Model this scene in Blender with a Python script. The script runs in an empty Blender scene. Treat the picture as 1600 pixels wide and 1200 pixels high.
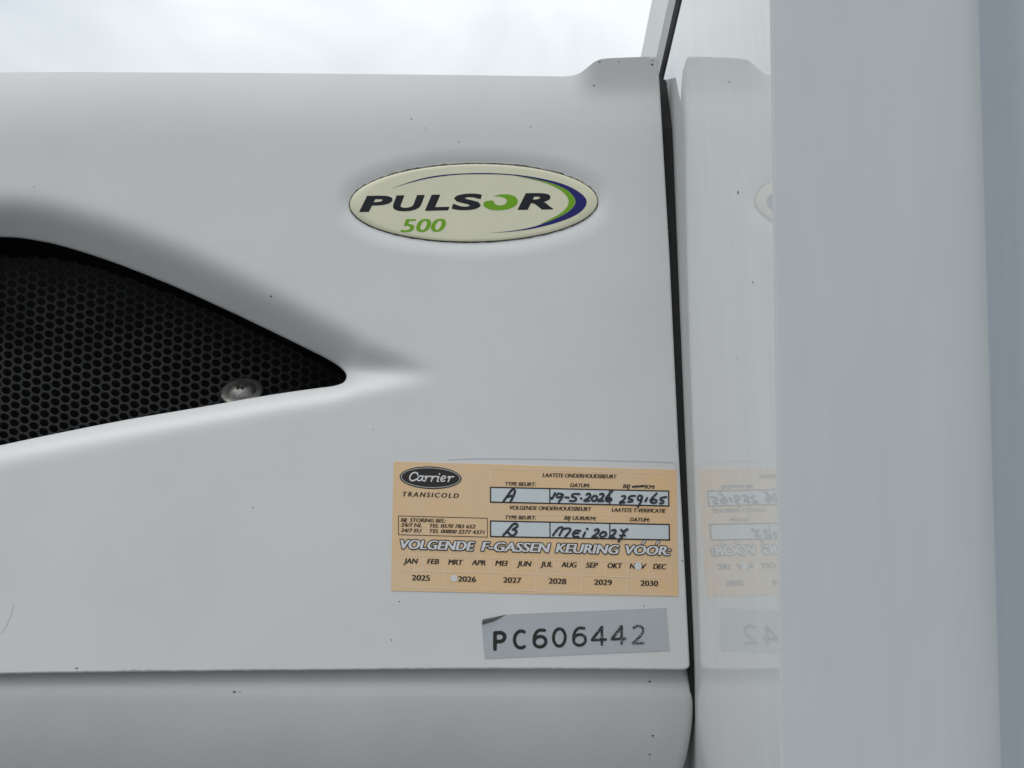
import bpy, bmesh, math, random
from mathutils import Vector, Matrix, geometry
random.seed(7)
S = bpy.context.scene
COL = S.collection

# ------------------------------------------------------------------ camera
F = 1500.0                      # focal length in photo pixels (1600 wide)
TILT = math.radians(12.0)       # camera looks slightly upwards
U = 0.00035                     # metres per photo pixel on the cover
D0 = F * U
CT, ST = math.cos(TILT), math.sin(TILT)
CAM = Vector((0.0, -D0 * CT, 1.95))
cd = bpy.data.cameras.new('camera'); cam = bpy.data.objects.new('camera', cd); COL.objects.link(cam)
cam.location = CAM; cam.rotation_euler = (math.pi / 2 + TILT, 0, 0)
cd.sensor_width = 36.0; cd.lens = F * 36.0 / 1600.0; cd.clip_start = 0.01; cd.clip_end = 500.0
S.camera = cam

# ------------------------------------------------------------------ light
S.view_settings.view_transform = 'Standard'; S.view_settings.look = 'None'
S.view_settings.gamma = 1.0; S.view_settings.use_curve_mapping = False
S.view_settings.exposure = 0.12
SUN_EL, SUN_ROT = math.radians(62), math.radians(215)
w = bpy.data.worlds.new('World'); S.world = w; w.use_nodes = True
nt = w.node_tree; N = nt.nodes; L = nt.links
for n in list(N): N.remove(n)
out = N.new('ShaderNodeOutputWorld'); bg = N.new('ShaderNodeBackground'); bg.inputs[1].default_value = 0.1
sky = N.new('ShaderNodeTexSky'); sky.sky_type = 'NISHITA'; sky.sun_disc = False
sky.sun_elevation = SUN_EL; sky.sun_rotation = SUN_ROT; sky.air_density = 1.0; sky.dust_density = 2.0
tc = N.new('ShaderNodeTexCoord'); sep = N.new('ShaderNodeSeparateXYZ'); L.new(tc.outputs['Generated'], sep.inputs[0])
mp = N.new('ShaderNodeMapping'); mp.inputs['Scale'].default_value = (1.0, 1.0, 1.9); mp.inputs['Location'].default_value = (0.35, 0.1, 0.2)
L.new(tc.outputs['Generated'], mp.inputs[0])
nz = N.new('ShaderNodeTexNoise'); nz.inputs['Scale'].default_value = 3.6; nz.inputs['Detail'].default_value = 3; nz.inputs['Roughness'].default_value = 0.5
nz.inputs['Distortion'].default_value = 0.6
L.new(mp.outputs[0], nz.inputs['Vector'])
cr = N.new('ShaderNodeValToRGB'); cr.color_ramp.elements[0].position = 0.34; cr.color_ramp.elements[0].color = (0.72,) * 3 + (1,)
cr.color_ramp.elements[1].position = 0.62; cr.color_ramp.elements[1].color = (1, 1, 1, 1)
L.new(nz.outputs['Fac'], cr.inputs[0])
# overcast dome: brighter towards the zenith
mr = N.new('ShaderNodeMapRange'); mr.inputs[1].default_value = 0.0; mr.inputs[2].default_value = 1.0
mr.inputs[3].default_value = 0.5; mr.inputs[4].default_value = 1.9
L.new(sep.outputs['Z'], mr.inputs[0])
cl = N.new('ShaderNodeVectorMath'); cl.operation = 'SCALE'; cl.inputs[0].default_value = (6.95, 7.42, 7.58)
L.new(mr.outputs[0], cl.inputs['Scale'])
mx = N.new('ShaderNodeMix'); mx.data_type = 'RGBA'
L.new(cr.outputs[0], mx.inputs[0]); L.new(sky.outputs[0], mx.inputs[6]); L.new(cl.outputs[0], mx.inputs[7])
L.new(mx.outputs[2], bg.inputs[0]); L.new(bg.outputs[0], out.inputs[0])

sd = bpy.data.lights.new('sun', 'SUN'); sd.energy = 0.9; sd.angle = math.radians(50); sd.color = (1.0, 0.97, 0.93)
sun = bpy.data.objects.new('sun', sd); COL.objects.link(sun)
sdir = Vector((math.sin(SUN_ROT) * math.cos(SUN_EL), math.cos(SUN_ROT) * math.cos(SUN_EL), math.sin(SUN_EL)))
sun.rotation_euler = sdir.to_track_quat('Z', 'Y').to_euler(); sun.location = (0, 3, 6)

# ------------------------------------------------------------------ helpers
def ray(px, py):
    a, b = (px - 800) / F, (600 - py) / F
    return Vector((a, CT - b * ST, ST + b * CT))
def at(px, py, y=0.0):
    """point where the sight line of a photo pixel meets the plane y (in pixel units behind the cover face)"""
    d = ray(px, py); s = (y * U - CAM.y) / d.y
    return CAM + d * s
XW = 267.9 * U
def on_wall(px, py, x=None):
    d = ray(px, py); s = ((XW if x is None else x) - CAM.x) / d.x
    return CAM + d * s

WORLD = {}
def link(o, parent, origin):
    COL.objects.link(o)
    if parent is not None:
        o.parent = parent; o.location = origin - WORLD[parent.name]
    else:
        o.location = origin
    WORLD[o.name] = origin.copy()
def tag(o, label=None, cat=None, kind=None, group=None):
    if label: o['label'] = label
    if cat: o['category'] = cat
    if kind: o['kind'] = kind
    if group: o['group'] = group
    return o
def empty(name, loc, label, cat):
    o = bpy.data.objects.new(name, None); o.empty_display_size = 0.05
    link(o, None, Vector(loc)); return tag(o, label, cat)
def obj(name, verts, faces, mat, parent=None, smooth=False, normals=None, mats=None):
    verts = [Vector(v) for v in verts]
    lo = Vector((min(v.x for v in verts), min(v.y for v in verts), min(v.z for v in verts)))
    hi = Vector((max(v.x for v in verts), max(v.y for v in verts), max(v.z for v in verts)))
    org = (lo + hi) / 2
    me = bpy.data.meshes.new(name)
    me.from_pydata([v - org for v in verts], [], faces)
    if isinstance(mat, (list, tuple)):
        for m in mat: me.materials.append(m)
        if mats: me.polygons.foreach_set('material_index', mats)
    else: me.materials.append(mat)
    me.polygons.foreach_set('use_smooth', [smooth] * len(me.polygons))
    me.update()
    if normals: me.normals_split_custom_set_from_vertices(normals)
    o = bpy.data.objects.new(name, me); link(o, parent, org)
    return o
def from_bm(name, bm, mat, parent=None, smooth=False):
    bm.verts.index_update()
    v = [x.co.copy() for x in bm.verts]; f = [[q.index for q in p.verts] for p in bm.faces]
    bm.free(); return obj(name, v, f, mat, parent, smooth)
class MB:
    def __init__(s): s.v = []; s.f = []
    def add(s, v, f):
        n = len(s.v); s.v += list(v); s.f += [[i + n for i in q] for q in f]
    def build(s, name, mat, parent=None, smooth=False): return obj(name, s.v, s.f, mat, parent, smooth)

def smoothstep(a, b, x):
    t = max(0.0, min(1.0, (x - a) / (b - a))); return t * t * (3 - 2 * t)
def catmull(pts, n=6, closed=False):
    P = [Vector((p[0], p[1])) for p in pts]
    if len(P) < 3 and not closed: return [tuple(p) for p in P]
    m = len(P); res = []
    for i in range(m if closed else m - 1):
        if closed: a, b, c, d = P[(i - 1) % m], P[i], P[(i + 1) % m], P[(i + 2) % m]
        else: a, b, c, d = P[max(i - 1, 0)], P[i], P[i + 1], P[min(i + 2, m - 1)]
        for k in range(n):
            t = k / n
            res.append(tuple(0.5 * ((2 * b) + (c - a) * t + (2 * a - 5 * b + 4 * c - d) * t * t + (3 * b - a - 3 * c + d) * t ** 3)))
    if not closed: res.append(tuple(P[-1]))
    return res
def resample(pts, step, closed=False):
    P = list(pts) + ([pts[0]] if closed else [])
    res = []
    for (x0, y0), (x1, y1) in zip(P, P[1:]):
        n = max(1, int(math.hypot(x1 - x0, y1 - y0) / step + 0.5))
        for k in range(n): res.append((x0 + (x1 - x0) * k / n, y0 + (y1 - y0) * k / n))
    if not closed: res.append(P[-1])
    return res
def seg_dist(x, y, pts, closed=True):
    best = 1e18; m = len(pts)
    for i in range(m if closed else m - 1):
        x0, y0 = pts[i]; x1, y1 = pts[(i + 1) % m]
        dx, dy = x1 - x0, y1 - y0; q = dx * dx + dy * dy
        t = 0 if q == 0 else max(0, min(1, ((x - x0) * dx + (y - y0) * dy) / q))
        e = (x0 + dx * t - x) ** 2 + (y0 + dy * t - y) ** 2
        if e < best: best = e
    return math.sqrt(best)
def inside(x, y, pts):
    r = False; m = len(pts); j = m - 1
    for i in range(m):
        xi, yi = pts[i]; xj, yj = pts[j]
        if (yi > y) != (yj > y) and x < (xj - xi) * (y - yi) / (yj - yi) + xi: r = not r
        j = i
    return r
def inset(pts, d):
    """closed ring moved towards its left-hand normal by d; orientation independent of winding via test"""
    m = len(pts); res = []
    for i in range(m):
        a, b, c = Vector(pts[i - 1]), Vector(pts[i]), Vector(pts[(i + 1) % m])
        t = ((b - a).normalized() + (c - b).normalized())
        if t.length < 1e-6: t = c - b
        t.normalize(); n = Vector((-t.y, t.x)); res.append(tuple(b + n * d))
    return res

# ------------------------------------------------------------------ materials
def mat(name, col, rough=0.5, metal=0.0, spec=0.5, var=0.0, vscale=30.0, bump=0.0, bscale=200.0, stretch=None, coat=0.0, var_col=None, lo=0.35, hi=0.65):
    m = bpy.data.materials.new(name); m.use_nodes = True
    n = m.node_tree.nodes; l = m.node_tree.links; b = n['Principled BSDF']
    b.inputs['Base Color'].default_value = (*col, 1); b.inputs['Roughness'].default_value = rough
    b.inputs['Metallic'].default_value = metal; b.inputs['Specular IOR Level'].default_value = spec
    b.inputs['Coat Weight'].default_value = coat; b.inputs['Coat Roughness'].default_value = 0.08
    t = n.new('ShaderNodeTexCoord'); src = t.outputs['Object']
    if stretch:
        mp = n.new('ShaderNodeMapping'); mp.inputs['Scale'].default_value = stretch; l.new(src, mp.inputs[0]); src = mp.outputs[0]
    if var or var_col:
        z = n.new('ShaderNodeTexNoise'); z.inputs['Scale'].default_value = vscale; z.inputs['Detail'].default_value = 6; z.inputs['Roughness'].default_value = 0.6
        l.new(src, z.inputs['Vector'])
        r = n.new('ShaderNodeValToRGB'); r.color_ramp.elements[0].position = lo; r.color_ramp.elements[1].position = hi
        c2 = var_col if var_col else tuple(c * (1 - var) for c in col)
        r.color_ramp.elements[0].color = (*c2, 1); r.color_ramp.elements[1].color = (*col, 1)
        l.new(z.outputs['Fac'], r.inputs[0]); l.new(r.outputs[0], b.inputs['Base Color'])
    if bump:
        z = n.new('ShaderNodeTexNoise'); z.inputs['Scale'].default_value = bscale; z.inputs['Detail'].default_value = 3
        l.new(src, z.inputs['Vector'])
        bp = n.new('ShaderNodeBump'); bp.inputs['Strength'].default_value = bump; bp.inputs['Distance'].default_value = 0.001
        l.new(z.outputs['Fac'], bp.inputs['Height']); l.new(bp.outputs[0], b.inputs['Normal'])
    return m
M = {}
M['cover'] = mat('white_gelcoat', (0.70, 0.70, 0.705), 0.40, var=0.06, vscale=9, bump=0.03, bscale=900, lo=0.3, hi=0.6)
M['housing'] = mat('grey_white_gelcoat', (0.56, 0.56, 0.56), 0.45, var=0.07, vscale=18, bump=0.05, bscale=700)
M['wall'] = mat('gloss_white_panel', (0.80, 0.82, 0.82), 0.008, spec=0.36, var=0.04, vscale=6, bump=0.0012, bscale=60, stretch=(1, 12, 1.0))
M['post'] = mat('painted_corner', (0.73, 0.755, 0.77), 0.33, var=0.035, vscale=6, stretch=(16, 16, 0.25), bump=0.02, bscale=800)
M['sidepanel'] = mat('shade_toned_paint', (0.55, 0.60, 0.655), 0.35, var=0.05, vscale=10, stretch=(10, 10, 0.8))  # shade on the turned-away side put into the paint as darker blue-grey
M['trim'] = mat('brushed_trim', (0.74, 0.75, 0.74), 0.3, var=0.08, vscale=40)
M['groove'] = mat('dark_groove', (0.02, 0.02, 0.02), 0.7)
M['rubber'] = mat('black_rubber', (0.006, 0.006, 0.007), 0.75, var=0.3, vscale=90)
M['black'] = mat('black_plastic', (0.0025, 0.0026, 0.003), 0.8, spec=0.15)
M['grille'] = mat('mottled_black_grille', (0.026, 0.0275, 0.030), 0.6, spec=0.25, var_col=(0.004, 0.004, 0.004), vscale=14, lo=0.36, hi=0.5)  # noise mottles the black plastic with near-black patches
M['fan'] = mat('blue_grey_fan', (0.0022, 0.0040, 0.0060), 0.8, spec=0.15)
M['steel'] = mat('dull_steel', (0.27, 0.26, 0.245), 0.4, metal=0.85, var=0.4, vscale=260, bump=0.2, bscale=900)
M['recess'] = mat('socket_shade', (0.01, 0.01, 0.01), 0.7)
M['cream'] = mat('cream_resin', (0.76, 0.735, 0.55), 0.22, var=0.05, vscale=22, coat=0.3)
M['dirt'] = mat('dirty_edge', (0.035, 0.03, 0.024), 0.8, var_col=(0.16, 0.14, 0.11), vscale=300, lo=0.4, hi=0.6)
M['fleck'] = mat('dirt_fleck', (0.06, 0.055, 0.05), 0.8)
M['navy_text'] = mat('badge_black', (0.008, 0.010, 0.016), 0.4, spec=0.25)
M['blue'] = mat('badge_blue', (0.012, 0.014, 0.15), 0.4, spec=0.25)
M['green'] = mat('badge_green', (0.17, 0.40, 0.008), 0.4, spec=0.25)
M['paper'] = mat('peach_sticker', (0.80, 0.54, 0.30), 0.4, var_col=(0.77, 0.555, 0.35), vscale=26, bump=0.05, bscale=300)
M['paper_line'] = mat('pale_print', (0.84, 0.68, 0.52), 0.45)
M['paper_white'] = mat('white_field', (0.62, 0.68, 0.71), 0.4, var=0.04, vscale=60)
M['print'] = mat('black_print', (0.014, 0.009, 0.007), 0.5)
M['ink'] = mat('marker_ink', (0.010, 0.012, 0.018), 0.4, var_col=(0.035, 0.04, 0.05), vscale=400)
M['white_print'] = mat('white_print', (0.70, 0.70, 0.72), 0.45)
M['silver_print'] = mat('silver_print', (0.42, 0.44, 0.44), 0.4)
M['silver'] = mat('silver_label', (0.49, 0.52, 0.55), 0.34, metal=0.15, var=0.06, vscale=30, bump=0.05, bscale=120)
M['silver_dark'] = mat('silver_label_back', (0.20, 0.20, 0.19), 0.45, var=0.3, vscale=120)
M['lip'] = mat('grey_lip', (0.30, 0.31, 0.31), 0.35, var=0.1, vscale=60)
M['film'] = mat('film_edge', (0.50, 0.51, 0.56), 0.3)
M['ground'] = mat('asphalt', (0.11, 0.11, 0.11), 0.9, var=0.3, vscale=3)
# worn number ink: flakes away towards the right end of the label
def worn():
    m = mat('worn_ink', (0.012, 0.014, 0.014), 0.5); n = m.node_tree.nodes; l = m.node_tree.links; b = n['Principled BSDF']
    t = n.new('ShaderNodeTexCoord'); sp = n.new('ShaderNodeSeparateXYZ'); l.new(t.outputs['Object'], sp.inputs[0])
    z = n.new('ShaderNodeTexNoise'); z.inputs['Scale'].default_value = 1100; z.inputs['Detail'].default_value = 4; l.new(t.outputs['Object'], z.inputs['Vector'])
    a = n.new('ShaderNodeMapRange'); a.inputs[1].default_value = -0.045; a.inputs[2].default_value = 0.045; a.inputs[3].default_value = -0.30; a.inputs[4].default_value = 0.0
    l.new(sp.outputs['X'], a.inputs[0])
    ad = n.new('ShaderNodeMath'); l.new(z.outputs['Fac'], ad.inputs[0]); l.new(a.outputs[0], ad.inputs[1])
    r = n.new('ShaderNodeValToRGB'); r.color_ramp.elements[0].position = 0.46; r.color_ramp.elements[0].color = (0.012, 0.014, 0.014, 1)
    r.color_ramp.elements[1].position = 0.58; r.color_ramp.elements[1].color = (0.30, 0.33, 0.35, 1)
    l.new(ad.outputs[0], r.inputs[0]); l.new(r.outputs[0], b.inputs['Base Color']); return m
M['worn'] = worn()

# ================================================================== ground
g = 40.0
tag(obj('ground', [(-g, -g, 0), (g, -g, 0), (g, g, 0), (-g, g, 0)], [(0, 1, 2, 3)], M['ground']), kind='structure')

# ================================================================== truck body (front wall, trim, corner)
truck = empty('truck_body', (XW + 0.1, 0, 0), 'glossy white truck body wall and corner post mirroring the stickers', 'truck body')
# near edge of the wall: a line on the wall plane through two sighted points
E0, E1 = on_wall(1203, 0), on_wall(1220, 1200)
ek = (E1.y - E0.y) / (E1.z - E0.z)
def edge_y(z): return E0.y + ek * (z - E0.z)
# roof line: groove line sighted on the wall plane
G0, G1 = on_wall(1066, 0), on_wall(1036.5, 126)
gk = (G1.z - G0.z) / (G1.y - G0.y)
def groove_z(y): return G0.z + gk * (y - G0.y)
T0, T1 = on_wall(1020, 0), on_wall(1003, 85)
tk = (T1.z - T0.z) / (T1.y - T0.y)
def top_z(y): return T0.z + tk * (y - T0.y)
ZLOW = 1.25
YB = 0.62
def wall_mesh():
    zt = groove_z(edge_y(E0.z))
    e_top = Vector((XW, edge_y(zt), groove_z(edge_y(zt))))
    e_bot = Vector((XW, edge_y(ZLOW), ZLOW))
    b_bot = Vector((XW, YB, ZLOW)); b_top = Vector((XW, YB, groove_z(YB)))
    th = Vector((0.03, 0, 0))
    v = [e_bot, b_bot, b_top, e_top]; v += [p + th for p in v]
    f = [(0, 1, 2, 3), (7, 6, 5, 4), (0, 4, 5, 1), (1, 5, 6, 2), (2, 6, 7, 3), (3, 7, 4, 0)]
    return v, f
v, f = wall_mesh(); front_wall = obj('front_wall', v, f, M['wall'], truck)
def strip_along(off0, off1, x0, x1, y0, y1, zf=groove_z):
    """bar following the roof line between offsets off0..off1 above it"""
    v = []
    for y in (y0, y1):
        for o in (off0, off1):
            for x in (x0, x1): v.append(Vector((x, y, zf(y) + o)))
    f = [(0, 1, 3, 2), (4, 6, 7, 5), (0, 4, 5, 1), (2, 3, 7, 6), (0, 2, 6, 4), (1, 5, 7, 3)]
    return v, f
yn = edge_y(groove_z(edge_y(E0.z)))
gap = top_z(0.0) - groove_z(0.0)
mb = MB(); mb.add(*strip_along(0.0002, gap * 0.11, XW + 0.001, XW + 0.028, yn, YB)); mb.build('roof_groove', M['groove'], truck)
mb = MB(); mb.add(*strip_along(gap * 0.112, gap * 0.34, XW - 0.0015, XW + 0.028, yn, YB)); o = mb.build('roof_lip', M['lip'], truck)
mb = MB()
vv, ff = strip_along(gap * 0.345, 0.0, XW - 0.0005, XW + 0.028, yn, YB)
for i, y in ((0, yn), (4, YB)):
    vv[i + 2].z = top_z(y); vv[i + 3].z = top_z(y)
mb.add(vv, ff); mb.build('roof_trim', M['trim'], truck)

# corner post: outward face, rounded edge and the panel behind it
def post_hit(px, py):
    d = ray(px, py)      # plane y = E0.y + ek (z - E0.z)
    s = (E0.y + ek * (CAM.z - E0.z) - CAM.y) / (d.y - ek * d.z)
    return CAM + d * s
R0, R1 = post_hit(1440, 0), post_hit(1472, 1200)
rk = (R1.x - R0.x) / (R1.z - R0.z)
def right_x(z): return R0.x + rk * (z - R0.z)
prof_n = 10
def post_section(z):
    y = edge_y(z); xr = right_x(z); pts = []
    r0 = 0.0012
    pts.append((XW + 0.0002, y + 0.03)); pts.append((XW + 0.0002, y + r0))
    for k in range(1, 5):
        a = math.pi / 2 * k / 4; pts.append((XW + 0.0002 + r0 - r0 * math.cos(a), y + r0 - r0 * math.sin(a)))
    pts.append((XW + (xr - XW) * 0.5, y - 0.0004))
    R = 0.034; A = math.radians(54)
    for k in range(prof_n + 1):
        a = A * k / prof_n
        pts.append((xr + R * math.sin(a), y + R * (1 - math.cos(a))))
    return pts
zs = [ZLOW + (2.62 - ZLOW) * k / 14 for k in range(15)]
secs = [post_section(z) for z in zs]; n = len(secs[0])
v = [Vector((p[0], p[1], z)) for z, s in zip(zs, secs) for p in s]
f = [(r * n + i, r * n + i + 1, (r + 1) * n + i + 1, (r + 1) * n + i) for r in range(14) for i in range(n - 1)]
obj('corner_post', v, f, M['post'], truck, smooth=True)
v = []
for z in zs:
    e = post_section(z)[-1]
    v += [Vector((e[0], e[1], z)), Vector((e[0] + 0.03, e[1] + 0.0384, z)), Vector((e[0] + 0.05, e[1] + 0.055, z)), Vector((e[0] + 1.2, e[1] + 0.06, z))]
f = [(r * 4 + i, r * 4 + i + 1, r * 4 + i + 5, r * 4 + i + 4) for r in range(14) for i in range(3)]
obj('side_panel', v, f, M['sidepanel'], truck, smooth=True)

# ================================================================== cooling unit
unit = empty('refrigeration_unit', (at(500, 1100)[0], 0.1, 1.3), 'white moulded cooling unit with black honeycomb vent beside the truck wall', 'refrigeration unit')

VENT = catmull([(-300, 398), (-150, 374), (0, 370.5), (60, 376.5), (104, 386.5), (165, 405.5), (240, 434), (300, 459.5), (360, 487), (420, 515.5), (470, 540), (505, 557.5), (526, 569.5)], 5)[:-1]
VENT += catmull([(526, 569.5), (537, 579), (541.5, 588), (537, 597.5), (522, 603), (500, 606)], 5)[:-1]
VENT += catmull([(500, 606), (420, 617.5), (300, 638.5), (200, 655.5), (100, 675), (0, 696), (-150, 729), (-280, 755)], 4)[:-1]
VENT += catmull([(-280, 755), (-335, 740), (-360, 640), (-360, 520), (-345, 430), (-300, 398)], 5)[:-1]
RECESS = catmull([(-320, 318), (-150, 300), (0, 298), (80, 306), (170, 330), (300, 380), (420, 440), (520, 492), (600, 538), (660, 567), (696, 583),
                  (660, 600), (600, 613), (500, 633), (400, 650), (300, 668), (200, 688), (100, 708), (0, 729), (-150, 765), (-300, 800), (-410, 760), (-430, 560), (-400, 380)], 4, True)
OUT_TOP = [(-480, 114), (-300, 113), (0, 113), (130, 112.5), (400, 114), (700, 117), (880, 119.5)]
OUT = resample(OUT_TOP, 14)[:-1] + resample(catmull([(880, 119.5), (899, 117), (912, 110), (923, 101), (933, 94.5), (946, 91.5), (985, 89.5), (1024, 88.5)], 4), 5)[:-1]
OUT += resample([(1024, 88.5), (1027.5, 91), (1031, 140), (1046, 400), (1060, 700), (1072, 930), (1077, 1034)], 9)[:-1]
OUT += catmull([(1077, 1034), (1077, 1040), (1074, 1044.5), (1067, 1046.5), (1055, 1047)], 3)[:-1]
OUT += resample([(1055, 1047), (900, 1045.5), (700, 1045.5), (480, 1047.5), (300, 1049), (120, 1051), (0, 1053.5), (-480, 1063)], 8)[:-1]
OUT = [(x, y + (random.uniform(-0.45, 0.35) if (y > 1040 and -60 < x < 1050) else 0)) for x, y in OUT]
OUT += resample([(-480, 1063), (-480, 114)], 14)[:-1]
VENT_R = resample(VENT, 7, True)
BC = (740.0, 317.0); BA, BB = 194.7, 61.7
BROT = math.radians(-0.8)
def badge_dist(x, y):
    dx, dy = x - BC[0], y - BC[1]
    c, s = math.cos(-BROT), math.sin(-BROT); dx, dy = dx * c - dy * s, dx * s + dy * c
    Fv = math.hypot(dx / BA, dy / BB)
    gr = math.hypot(dx / BA ** 2, dy / BB ** 2)
    return 0 if gr < 1e-9 else (Fv - 1) * Fv / gr
DV = 46.0
SPINE = ((541.0, 588.0), (688.0, 583.0))
def recess_depth(x, y):
    do = seg_dist(x, y, RECESS); dv = 0.0 if inside(x, y, VENT) else seg_dist(x, y, VENT)
    (x0, y0), (x1, y1) = SPINE; dx, dy = x1 - x0, y1 - y0
    t = max(0.0, min(1.0, ((x - x0) * dx + (y - y0) * dy) / (dx * dx + dy * dy)))
    ds = math.hypot(x - x0 - dx * t, y - y0 - dy * t)
    yl = 696 - 0.178 * x
    dep = DVL = DV * (1 - 0.70 * smoothstep(yl - 28, yl + 14, y))
    if dv == 0.0: return dep * (1 + min(seg_dist(x, y, VENT), 40) / 48.0)
    if t > 0 and ds <= dv: dv = ds; dep = DVL * (1 - t) ** 0.9
    s = do / (do + dv + 1e-6); c = 0.55
    q = s * s / (2 * c) if s < c else s - c / 2
    return dep * q / (1 - c / 2)
import numpy as np
RX0, RY0, RST = -470.0, 250.0, 4.0
RNX, RNY = 310, 152
_fld = np.array([[recess_depth(RX0 + RST * i, RY0 + RST * j) if inside(RX0 + RST * i, RY0 + RST * j, RECESS) else 0.0 for i in range(RNX)] for j in range(RNY)])
_k = np.exp(-0.5 * (np.arange(-8, 9) / 2.2) ** 2); _k /= _k.sum()
_fld = np.apply_along_axis(lambda a: np.convolve(np.pad(a, 8, 'edge'), _k, 'valid'), 0, _fld)
_fld = np.apply_along_axis(lambda a: np.convolve(np.pad(a, 8, 'edge'), _k, 'valid'), 1, _fld)
def _cub(p, t): return p[1] + 0.5 * t * (p[2] - p[0] + t * (2 * p[0] - 5 * p[1] + 4 * p[2] - p[3] + t * (3 * (p[1] - p[2]) + p[3] - p[0])))
def recess(x, y):
    u, w_ = (x - RX0) / RST, (y - RY0) / RST; i, j = int(u), int(w_)
    if not (1 <= i < RNX - 2 and 1 <= j < RNY - 2): return 0.0
    return float(_cub([_cub(_fld[j + q, i - 1:i + 3], u - i) for q in (-1, 0, 1, 2)], w_ - j))
def smooth_top(py, px):
    m = smoothstep(880, 936, px)
    lim = 146.0
    k = 8.0
    pe = lim + k * math.log1p(math.exp(min(40, (py - lim) / k)))   # softened max(py, lim)
    over = 0.2 * (pe - py) * m if py < 175 else 0.0
    py = py * (1 - m) + pe * m
    t = max(0.0, (225 - py) / 112)
    return -16.0 * t ** 2.3 + over
CK = 11.0
def crown(y):      # very gentle hollow of the whole moulding, flat below y = 680
    q = min(y, 680.0); c = CK * ((q - 480) / 420.0) ** 2
    return c + (y - q) * 2 * CK * 200 / 420.0 ** 2
def height(x, y, rim=True):
    h = smooth_top(y, x)
    h += crown(y)
    bd = badge_dist(x, y) if (480 < x < 1000 and 200 < y < 430) else 99
    if bd < 40:
        t = max(0.0, min(1.0, bd / 26.0))
        h -= 5.0 * (1 - t) ** 1.8
    if -465 < x < 745 and 255 < y < 850: h -= recess(x, y)
    if rim:
        r = 3.0
        d = min(seg_dist(x, y, OUT) if (y > 1035 or x > 1015) else 99, seg_dist(x, y, VENT_R) if (x < 560 and 350 < y < 765) else 99)
        if d < r:
            t = 1 - d / r; h -= r * (1 - math.sqrt(max(0, 1 - t * t)))
    return h
def cpos(x, y, rim=True): return at(x, y, -height(x, y, rim))

def cdt_sheet(outer, holes, interior, rings):
    pts = []; edges = []
    for loop in [outer] + holes:
        n0 = len(pts); pts += loop; m = len(loop)
        edges += [(n0 + i, n0 + (i + 1) % m) for i in range(m)]
    pts += rings + interior
    vs, es, fs, ov, oe, of = geometry.delaunay_2d_cdt([Vector(p) for p in pts], edges, [], 0, 1e-4)
    vs = [tuple(p) for p in vs]
    tris = []
    for t in fs:
        cx = sum(vs[i][0] for i in t) / 3; cy = sum(vs[i][1] for i in t) / 3
        if inside(cx, cy, outer) and not any(inside(cx, cy, h) for h in holes): tris.append(tuple(t))
    return vs, tris
interior = []
def crop_ok(x, y, d):
    return inside(x, y, OUT) and not inside(x, y, VENT_R) and (seg_dist(x, y, OUT) > d) and (seg_dist(x, y, VENT_R) > d)
random.seed(3)
fx0, fx1, fy0, fy1 = -60, 730, 265, 770
yy = 96.0
row = 0
while yy < 1062:
    xx = -476.0
    while xx < 1080:
        fine = (fx0 < xx < fx1 and fy0 < yy < fy1 and (inside(xx, yy, RECESS) or seg_dist(xx, yy, RECESS) < 26)) or (500 < xx < 980 and 215 < yy < 420) or (840 < xx and yy < 190)
        st = 6.0 if fine else 12.0
        if fine or row % 2 == 0:
            x2 = xx + (3.0 if row % 2 else 0)
            if inside(x2, yy, OUT) and not inside(x2, yy, VENT_R):
                near_o = seg_dist(x2, yy, OUT) if (yy < 140 or yy > 1030 or x2 > 1010 or x2 < -465) else 99
                near_v = seg_dist(x2, yy, VENT_R) if (-375 < x2 < 560 and 350 < yy < 775) else 99
                if near_o > 5.5 and near_v > 5.5: interior.append((x2, yy))
        xx += st
    yy += 6.0; row += 1
rings = []
s_out = 1 if inside(*inset(OUT, 1.0)[200], OUT) else -1
s_v = 1 if not inside(*inset(VENT_R, 1.0)[40], VENT_R) else -1
for d in (0.3, 0.9, 1.8, 3.2):
    rings += [p for p in inset(OUT, s_out * d) if inside(p[0], p[1], OUT)]
    rings += [p for p in inset(VENT_R, s_v * d) if not inside(p[0], p[1], VENT_R)]
vs, tris = cdt_sheet(OUT, [VENT_R], interior, rings)
P3 = [cpos(x, y) for x, y in vs]
NR = []
for (x, y) in vs:
    e = 0.5
    on_edge = min(seg_dist(x, y, OUT) if (y > 1035 or x > 1015) else 9, seg_dist(x, y, VENT_R) if (x < 560 and 350 < y < 765) else 9)
    rim = 0.3 < on_edge
    e = 0.2 if on_edge < 4.5 else 1.5
    du = cpos(x + e, y, rim) - cpos(x - e, y, rim); dv = cpos(x, y + e, rim) - cpos(x, y - e, rim)
    nn = du.cross(dv)
    if nn.y > 0: nn.negate()
    NR.append(nn.normalized())
# orient faces towards the camera side (-y)
TR = []
for t in tris:
    a, b, c = (P3[i] for i in t)
    TR.append(t if (b - a).cross(c - a).y < 0 else (t[0], t[2], t[1]))
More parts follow.
